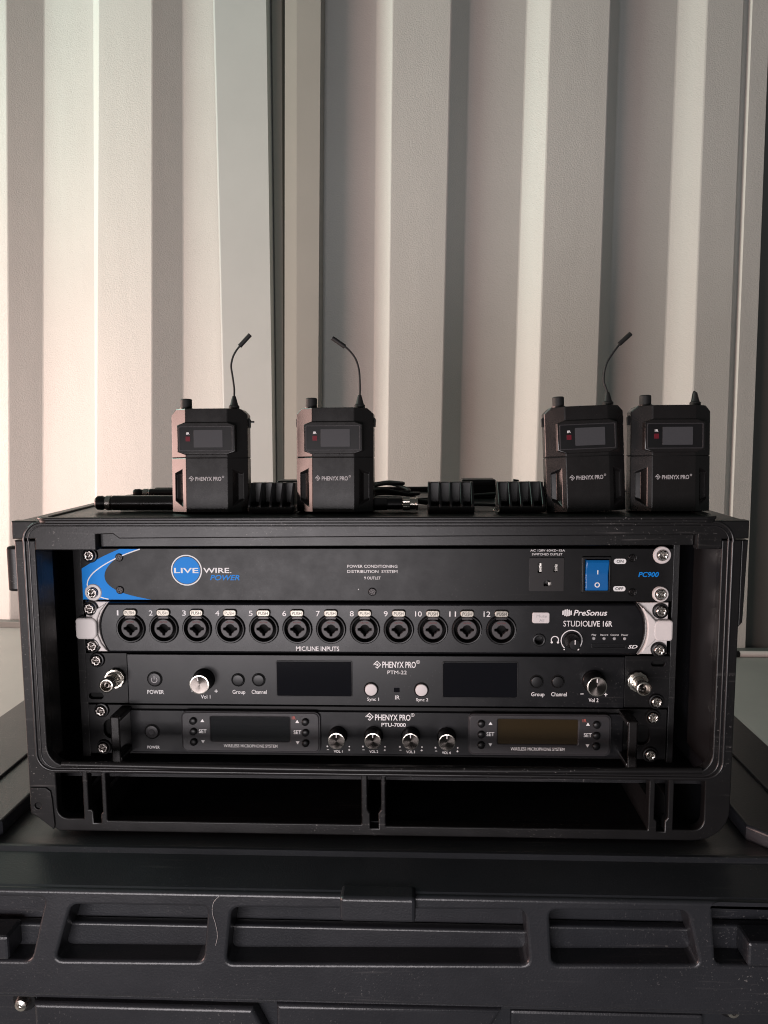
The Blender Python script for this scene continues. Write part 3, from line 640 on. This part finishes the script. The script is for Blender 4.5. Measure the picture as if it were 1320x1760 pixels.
nutm = plate([[(8.6 * math.cos(k * math.pi / 12) * (1 if k % 2 else .93), 8.6 * math.sin(k * math.pi / 12) * (1 if k % 2 else .93)) for k in range(24)], circ(0, 0, 5.2, 24)], -4.4, 2.2, bev=.3)
pinm = lathe([(4.4, 15), (2.2, 15), (2.2, 19.6), (1.4, 19.6), (1.3, 16), (0, 16)], 24, 40)
lugm = box(-6.6, 6.6, -11.6, -9.4, -1.0, 1.0, bev=.4)
for x, z in ((-216.2, 67.2), (216.2, 67.8)):
    o = obj('aerial_socket', bncm, CHROME, u, (x, -3, z)); obj('hex_nut', nutm, CHROME, o, (x, -3, z)); obj('centre_pin', pinm, SPUN, o, (x, -3, z)); obj('bayonet_lug', lugm, CHROME, o, (x, -3, z))
rack_screw(u, -231.4, 82.6, -3, STEEL); rack_screw(u, 232.2, 50.6, -3, STEELB)

# ---- 4 four-channel wireless receiver (bottom)
u = thing('microphone_receiver', 'bottom black rack receiver with two screens, four small knobs and handles', 'rack unit', (0, 0, 0))
z0, z1 = 0.6, 43.6
hL = rrect(-229.0, -216.0, 14.0, 30.6, 6.4); hR = rrect(215.6, 228.0, 13.0, 29.8, 6.2)
obj('faceplate', plate([rrect(-241.2, 241.6, z0, z1, .8), hL, hR], -3, 3, bev=.4), PANEL, u); chassis(u, z0, z1)
obj('hole_back', box(-232, -213, 1.4, 1.9, 10, 34), HOLE, u); obj('hole_back', box(212, 231, 1.4, 1.9, 10, 34), HOLE, u)
obj('front_panel', plate([rrect(-204.6, 205.8, 3.2, 40.2, 1.2)], -6, 3.2, bev=.8, seg=3), PANEL2, u)
YP = -6
o = roundbtn(u, -186.2, 21.6, 5.4, BEZEL, YP); obj('button_dish', lathe([(0, 1.75), (2.2, 1.9), (2.6, 1.6)], 24), BEZEL, o, (-186.2, YP, 21.6))
text('POWER', -190.8, -180.4, 6.6, 9.0, YP, PRINT, u, bold=.004)
brand(u, -6.1, 32.9, 6.9, 6.6, YP, PRINT, 1.9, 31.3, 33.2, 38.2, .012)
text('PTU-7000', 7.2, 27.4, 27.8, 31.0, YP, PRINT, u, bold=.010)
for n_, (x, z) in enumerate(((-29.2, 20.0), (0.6, 20.2), (31.4, 20.3), (61.0, 19.9))):
    knob(u, x, z, YP, 0.86, 0.0)
    zz = z - 13.2
    printed([circ(x - 9.0, zz + 3.4, .75, 12)], YP, PRINT, u); printed([circ(x + 9.4, zz + 3.4, .6, 12)], YP, PRINT, u)
    printed([rrect(x - 9.4, x - 7.6, zz + .3, zz + .7, .1)], YP, PRINT, u); printed([[(x + 9.2 + a, zz + .5 + b) for a, b in cross(.9, .4)]], YP, PRINT, u)
    text('VOL %d' % (n_ + 1), x - 3.6, x + 3.6, z - 15.2, z - 13.0, YP, PRINT, u, bold=.004)
BTN = lathe([(3.1, -.2), (3.1, 1.2), (2.9, 2.4), (2.3, 2.9), (0, 3.0)], 24, 50)
for (a, b, sa, sb) in ((-159.8, -44.4, -135.4, -69.0), (79.4, 194.4, 103.0, 168.2)):
    k = obj('display_bezel', plate([rrect(a, b, 6.2, 40.0, 4.5), rrect(sa, sb, 15.2, 36.3, 1.2)], -9.4, 4, bev=1.0, seg=3, ang=45), BEZEL, u)
    obj('rim', plate([rrect(a - .5, b + .9, 5.3, 40.6, 5), rrect(a + 1.2, b - .9, 7.2, 39.0, 4)], -8.6, 2.8, bev=.5), BEZEL, k)
    obj('screen', plate([rrect(sa - .5, sb + .5, 14.8, 36.7, 1)], -8.4, 1.2), LCDD if a < 0 else LCDREFL, k)
    Y9 = -9.4
    for bx, tx in ((a + 10.0, a + 17.6), (b - 11.4, b - 18.2)):
        for n_, z in enumerate((32.8, 23.6, 14.6)):
            obj('button', BTN, BLACK, k, (bx, Y9, z))
            if n_ == 1: text('SET', tx - 3.2, tx + 3.2, z - 1.6, z + 1.6, Y9, PRINT, k, bold=.01)
            else:
                s_ = 1 if n_ == 0 else -1
                printed([[(tx - 1.6, z - s_ * 1.2), (tx + 1.6, z - s_ * 1.2), (tx, z + s_ * 1.5)][::s_]], Y9, PRINT, k)
    text('IR', b - 22.6, b - 19.4, 34.6, 37.2, Y9, REDP, k, bold=.008)
    text('WIRELESS MICROPHONE SYSTEM', sa + 10.6, sb - 10.6, 10.0, 12.6, Y9, PRINT, k, bold=.006)
def handle(x):
    bm = bmesh.new()
    box_bm(x - 3.8, x + 3.8, -29, -27, 4, 43, 1.2, 3, bm); box_bm(x - 4.5, x + 4.5, -28, -3.1, 38.6, 42.8, 1.0, 2, bm); box_bm(x - 4.5, x + 4.5, -28, -3.1, 4.2, 8.4, 1.0, 2, bm)
    return finish(bm)
obj('handle', handle(-208.6), PACK, u); obj('handle', handle(207.0), PACK, u)
rack_screw(u, -229.6, 39.0, -3, STEEL); rack_screw(u, -229.2, 6.6, -3, STEEL, HOLE); rack_screw(u, 229.8, 37.4, -3, STEELB, HOLE); rack_screw(u, 228.6, 5.4, -3, STEELB)

# ================================================================== BODYPACKS on the tray
def section(hw, hf, cb, dp):   # plan of a pack: front flat, two chamfers, rounded-off back
    return [(-hf, 0), (hf, 0), (hw, cb), (hw, dp - 3), (hw - 3, dp), (-hw + 3, dp), (-hw, dp - 3), (-hw, cb)]
def prism(sec, z0, z1, skip=()):
    bm = bmesh.new(); a = [bm.verts.new((x, y, z0)) for x, y in sec]; b = [bm.verts.new((x, y, z1)) for x, y in sec]
    bm.faces.new(a[::-1]); bm.faces.new(b); n = len(sec)
    for i in range(n):
        if i in skip: continue
        bm.faces.new((a[i], a[(i + 1) % n], b[(i + 1) % n], b[i]))
    return bm, a, b
HW, HF, CB, DP = 30.0, 16.2, 9.0, 23
SEC = section(HW, HF, CB, DP)
def notch(bm, q, ins, dep):
    """a chamfer face (four verts) with a tapered finger recess let into it"""
    inner = [bm.verts.new(p) for p in ins]; deep = [bm.verts.new(p) for p in dep]
    for i in range(4):
        j = (i + 1) % 4
        bm.faces.new((q[i], q[j], inner[j], inner[i])); bm.faces.new((inner[i], inner[j], deep[j], deep[i]))
    bm.faces.new(deep)
def bodypack(label, ant):
    r = thing('bodypack', label, 'bodypack', (0, 0, 0), 'wireless bodypacks standing on the rack case')
    bm, a, b = prism([(x, y + .4) for x, y in section(HW - .7, HF - .3, CB, DP - .9)], 41, 43.5); obj('body_core', finish(bm), HOLE, r)
    bm, a, b = prism(SEC, 42.3, 80)
    for sx in (-1, 1):
        geom = bm.verts[:] + bm.edges[:] + bm.faces[:]
        res = bmesh.ops.bisect_plane(bm, geom=geom, plane_co=(sx * HW, 0, 75.8), plane_no=(sx, 0, 1.1), clear_outer=True)
        ed = [e for e in res['geom_cut'] if isinstance(e, bmesh.types.BMEdge)]
        bmesh.ops.contextual_create(bm, geom=ed)
    bmesh.ops.remove_doubles(bm, verts=bm.verts[:], dist=.001); bmesh.ops.recalc_face_normals(bm, faces=bm.faces[:])
    bmesh.ops.bevel(bm, geom=[e for e in bm.edges if e.calc_face_angle(0) > .3], offset=.55, segments=2, profile=.5, affect='EDGES')
    obj('upper_body', finish(bm, 30), PACK, r)
    bm, a, b = prism(SEC, 0, 41.9, skip=(1, 7))
    def ch(x, sx): # y on the chamfer at |x|
        return (x - HF) * CB / (HW - HF)
    for sx in (-1, 1):
        zi, zo = (33.4, 4.2), (30.2, 9.0); xi, xo = 19.4, 26.8
        P = [(xi, ch(xi, sx), zi[1]), (xo, ch(xo, sx), zo[1]), (xo, ch(xo, sx), zo[0]), (xi, ch(xi, sx), zi[0])]
        D = [(22.4, ch(22.4, 0) + 4.2, 9.2), (xo - .4, ch(xo, sx) + 2.4, 10.6), (xo - .4, ch(xo, sx) + 2.4, 29), (22.4, ch(22.4, 0) + 4.2, 30)]
        P = [(sx * x, y, z) for x, y, z in P]; D = [(sx * x, y, z) for x, y, z in D]
        q = [a[1], a[2], b[2], b[1]] if sx > 0 else [a[0], a[7], b[7], b[0]]
        notch(bm, q, P, D)
    bmesh.ops.recalc_face_normals(bm, faces=bm.faces[:])
    bmesh.ops.bevel(bm, geom=[e for e in bm.edges if e.calc_face_angle(0) > .3], offset=.35, segments=2, profile=.5, affect='EDGES', clamp_overlap=True)
    o = obj('battery_door', finish(bm, 30), PACK, r)
    for p in DIAMOND: printed([[(-14.2 + x * .62, 24.0 + z * .62) for x, z in p]], 0, GPRINT, o, 'logo')
    text('PHENYX PRO', -9.0, 11.2, 24.3, 27.4, 0, GPRINT, o, bold=.014); printed([circ(12.6, 27.4, .8, 12), circ(12.6, 27.4, .5, 12)], 0, GPRINT, o, 'logo')
    hx = [(-22.6, 46.6), (-16.6, 44.4), (16.2, 44.4), (22.6, 46.6), (22.6, 67.0), (16.6, 69.4), (-16.6, 69.4), (-22.6, 67.0)]
    k = obj('display_bezel', plate([hx], -1.6, 8, bev=.8, seg=2), PACK, r)
    obj('bezel_rim', plate([rrect(-21.0, 21.0, 47.2, 66.4, 1.0), rrect(-20.2, 20.2, 48.0, 65.6, .7)], -2.0, .6, bev=.15), BEZEL, k)
    obj('display_glass', plate([rrect(-20.4, 20.4, 47.8, 65.8, .8)], -1.75, .5, bev=.1), BLACK, k)
    obj('screen', plate([rrect(-9.4, 13.0, 50.0, 63.4, .5)], -2.0, .3, bev=.05), LCD, k)
    obj('ir_window', plate([rrect(-15.7, -12.2, 54.7, 58.4, .3)], -2.0, .3, bev=.05), IRRED, k)
    text('IR', -15.2, -12.6, 59.8, 61.6, -1.76, PRINT, k, bold=.01)
    kn = obj('volume_knob', toaxis(lathe([(4.4, 0), (4.4, 7.6), (4.1, 8.2), (3.6, 8.4), (0, 8.5)], 28), 'z'), RUBBER, r, (-18.6, 11, 80))
    obj('collar', toaxis(lathe([(5.2, 0), (5.2, 1.0), (4.6, 1.3)], 28), 'z'), PACK, kn, (-18.6, 11, 80))
    cn = obj('aerial_socket', toaxis(lathe([(4.1, 0), (4.1, 2.6), (3.5, 3.2), (3.2, 3.4), (1.7, 9.2), (1.3, 10.4), (0, 10.5)], 24), 'z'), RUBBER, r, (19.2, 11, 80))
    if ant:
        pa = [(19.2, 11, 88)] + [(x, 11, z) for x, z in ant]
        an = obj('aerial', tube(pa[:-1], .78, 8), RUBBER, r)
        p0, p1 = Vector(pa[-2]), Vector(pa[-1]); d = (p1 - p0).normalized()
        obj('aerial_tip', tube([p0 - d * 1.5, p0 - d * 0.8, p0 + d * 2, p1 - d * 1.2, p1], lambda t: 1.75 * (1 if .06 < t < .9 else .62), 12), RUBBER, an)
    else:
        obj('aerial', tube([(19.2, 11, 88), (19.2, 11.4, 90.6), (18.4, 11.6, 91.0), (17.5, 11.2, 89.0), (16.9, 10.6, 86.5), (16.4, 10.4, 84)], .55, 8), RUBBER, r)
    cl = obj('belt_clip', box(-12, 12, 23.2, 25, 6, 62, bev=.8), STEEL, r)
    for sx in (-1, 1):
        obj('clip_arm', plate([[(sx * 29.7, 66), (sx * 31.2, 66), (sx * 31.4, 72), (sx * 29.7, 74)][::sx]], 13, 3.5, bev=.3), BLACK, cl)
    obj('clip_tip', box(31.0, 34.2, 14, 15.6, 69.8, 71.2, bev=.3), BLACK, cl) if ant and label.startswith('first') else None
    return r
packs = [('first bodypack from the left, its aerial bent to the right', -124.9, 0.0, 0.0, [(19.4, 96), (18.2, 106), (17.2, 114), (18.8, 121), (21.6, 126), (25.0, 130), (32.6, 138)]),
         ('black bodypack near the middle, its aerial curling left', -27.0, 0.0, -2.0, [(19.4, 98), (18.6, 110), (15.6, 119), (10.6, 125.4), (6.6, 128.6), (-2.0, 134.6)]),
         ('dark bodypack leaning left against its neighbour, aerial bent right', 167.4, -2.0, 1.5, [(18.6, 92), (16.6, 100), (18.6, 111), (23.4, 119), (30.2, 127.4), (38.2, 134.2)]),
         ('rightmost bodypack with only a short stub where its aerial is', 230.3, 0.0, 1.0, None)]
for lb, x, roll, yaw, ant in packs:
    r = bodypack(lb, ant)
    r.location = (x * MM, -0.036, 0.2106)
    r.rotation_euler = (math.radians(-4.0), math.radians(roll), math.radians(yaw))

# ================================================================== OTHER SMALL THINGS ON THE TRAY
def holder(label):
    r = thing('slotted_holder', label, 'holder', (0, 0, 0), 'slotted plastic holders between the bodypacks')
    bm = bmesh.new()
    box_bm(-18, 18, 0, 24, 0, 5.0, 1.0, 2, bm)
    obj('base', finish(bm), BLACK, r)
    obj('back_plate', box(-17.4, 17.4, 21, 24, 4.6, 22.4, bev=.6), BLACK, r)
    for k in range(5):
        x = -16.6 + k * 8.3
        P = [(0.4, 4.2), (0.4, 6.5), (13.5, 22.6), (23, 22.6), (23, 4.2)]
        bm = bmesh.new(); a = [bm.verts.new((x - 1.0, y, z)) for y, z in P]; b = [bm.verts.new((x + 1.0, y, z)) for y, z in P]
        bm.faces.new(a); bm.faces.new(b[::-1])
        for i in range(5): j = (i + 1) % 5; bm.faces.new((a[i], b[i], b[j], a[j]))
        bmesh.ops.recalc_face_normals(bm, faces=bm.faces[:]); bmesh.ops.bevel(bm, geom=bm.edges[:], offset=.3, segments=1, profile=.5, affect='EDGES')
        obj('fin', finish(bm), BLACK, r)
    return r
h0 = holder('black slotted plastic holder standing between the two left bodypacks'); h0.location = (-0.0762, -0.034, 0.2095)
h1 = copy_tree(h0); h1['label'] = 'black slotted holder right of the coiled cable, nearer the middle'; h1.location = (0.0632, -0.034, 0.2095)
h2 = copy_tree(h0); h2['label'] = 'black slotted holder beside the leaning bodypack'; h2.location = (0.117, -0.034, 0.2095)
# barrel connectors at the left
def barrel(label, x, y, z, L, r0, sc=1.0):
    t = thing('barrel_connector', label, 'connector', (x, y, z))
    obj('body', toaxis(lathe([(r0 * .82, 13), (r0, 14), (r0, L - 26), (r0 * .93, L - 25.6), (r0 * .93, L - 24.6), (r0, L - 24.2), (r0, L - 22), (r0 * .93, L - 21.6), (r0 * .93, L - 20.6), (r0, L - 20.2), (r0, L - 18), (r0 * .93, L - 17.6), (r0 * .93, L - 16.6), (r0, L - 16.2), (r0 * .96, L), (0, L)], 36), 'x'), PACK, t, (x, y, z))
    obj('front_cap', toaxis(lathe([(0, 0), (r0 * .78, 0), (r0 * .94, 1.2), (r0 * .96, 5.0), (r0 * .84, 6.2), (r0 * .84, 8.2)], 36), 'x'), BLACK, t, (x, y, z))
    obj('ring', toaxis(lathe([(r0 * .84, 8.2), (r0 * 1.0, 8.6), (r0 * 1.02, 12.2), (r0 * .84, 13)], 36), 'x'), STEELB, t, (x, y, z))
    return t
barrel('long black barrel connector lying in front, left of the first bodypack', -221, -14, 216, 92, 6.0)
barrel('smaller barrel connector lying behind the long one at the left', -205, 26, 220.5, 66, 3.6)
t = tag(obj('support_strip', box(-215, -150, 18, 34, 210, 216.6, bev=1.2), BLACK), 'flat black strip under the smaller barrel connector', 'strip')
# coiled cable and its plug
bm = bmesh.new()
for k in range(5):
    P = []; cx, cy = 8 + random.uniform(-3, 3), 44 + random.uniform(-4, 4); rx, ry = 31 - k * 3.0, 20 - k * 1.5
    for i in range(15):
        a = 2 * math.pi * i / 14 + k
        P.append((cx + rx * math.cos(a), cy + ry * math.sin(a), 213 + k * 2.6 + 2.2 * math.sin(a * 1 + k * 2.0) + 3.2 * math.exp(-((cx + rx * math.cos(a) - 8) / 15) ** 2)))
    tube_bm(P, 1.5, 8, 4, bm)
tube_bm([(36, 34, 213), (60, 40, 214), (90, 50, 215.5), (130, 44, 219), (150, 50, 215)], 1.5, 8, 6, bm)
tube_bm([(-16, 20, 215), (10, 14, 216.0), (26, 12, 215.6), (46, 14, 213)], 2.3, 8, 6, bm)
tag(obj('coiled_cable', finish(bm, 60), RUBBER), 'thin black cable coiled behind the middle of the tray', 'cable')
t = thing('cable_plug', 'black cable plug with a knurled silver bayonet end', 'plug', (10, -22, 215.6))
x, y, z = 0, -20, 215.4
obj('boot', toaxis(plate([[(5.6 * math.cos(k * math.pi / 3), 5.6 * math.sin(k * math.pi / 3)) for k in range(6)]], -14, 14, bev=.6), 'x'), RUBBER, t, (x, y, z))
obj('barrel', toaxis(lathe([(4.6, 14), (4.8, 15), (4.8, 25.6), (4.2, 26)], 28), 'x'), BLACK, t, (x, y, z))
ng = [(5.4 * (1 if k % 2 else .94) * math.cos(k * math.pi / 22), 5.4 * (1 if k % 2 else .94) * math.sin(k * math.pi / 22)) for k in range(44)]
obj('coupling', toaxis(plate([ng], -31.5, 5.6, bev=.3), 'x'), CHROME, t, (x, y, z))
obj('coupling', toaxis(lathe([(4.7, 31.5), (4.7, 36.0), (5.3, 36.4), (5.3, 37.6), (4.6, 38.0), (3.8, 38.0), (3.8, 32)], 28), 'x'), CHROME, t, (x, y, z))
# power adapters and bits behind
def adapter(label, x0, x1, y0, y1, z0, z1, rz=0):
    t = thing('power_adapter', label, 'adapter', ((x0 + x1) / 2, y0, z0))
    obj('housing', box(x0, x1, y0, y1, z0, z1, bev=1.4, seg=3), BLACK, t)
    obj('seam', box(x0 - .2, x1 + .2, y0 - .2, y1 + .2, (z0 + z1) / 2 + 3, (z0 + z1) / 2 + 3.5), HOLE, t)
    return t
adapter('black box-shaped power adapter behind the middle slotted holder', 78, 109.5, 88, 112, 209.2, 226.6)
adapter('flat black power adapter standing behind the left slotted holder', -93, -46, 88, 108, 209.2, 226.2)
t = tag(obj('clip', plate([[(121.6, 209.4), (131, 209.4), (129.5, 222), (126.4, 228.2), (122.2, 228.8), (121.2, 226)]], 58, 5, bev=.6), BLACK), 'small black angled clip poking up behind the right slotted holder', 'clip')
tag(obj('grey_strap', tube([(76, -4, 212.4), (86, -5, 213.2), (99, -6, 212.6), (106, -2, 211.8)], 1.3, 8), BEZEL), 'short grey strap between the middle and right slotted holders', 'strap')
tag(obj('wire_loop', tube([(97.5 + 2.2 * math.cos(a), -36, 211.8 + 1.4 * math.sin(a)) for a in [i * math.pi / 6 for i in range(13)]], .5, 6), CHROME), 'tiny silver wire loop at the foot of the right slotted holder', 'wire loop')
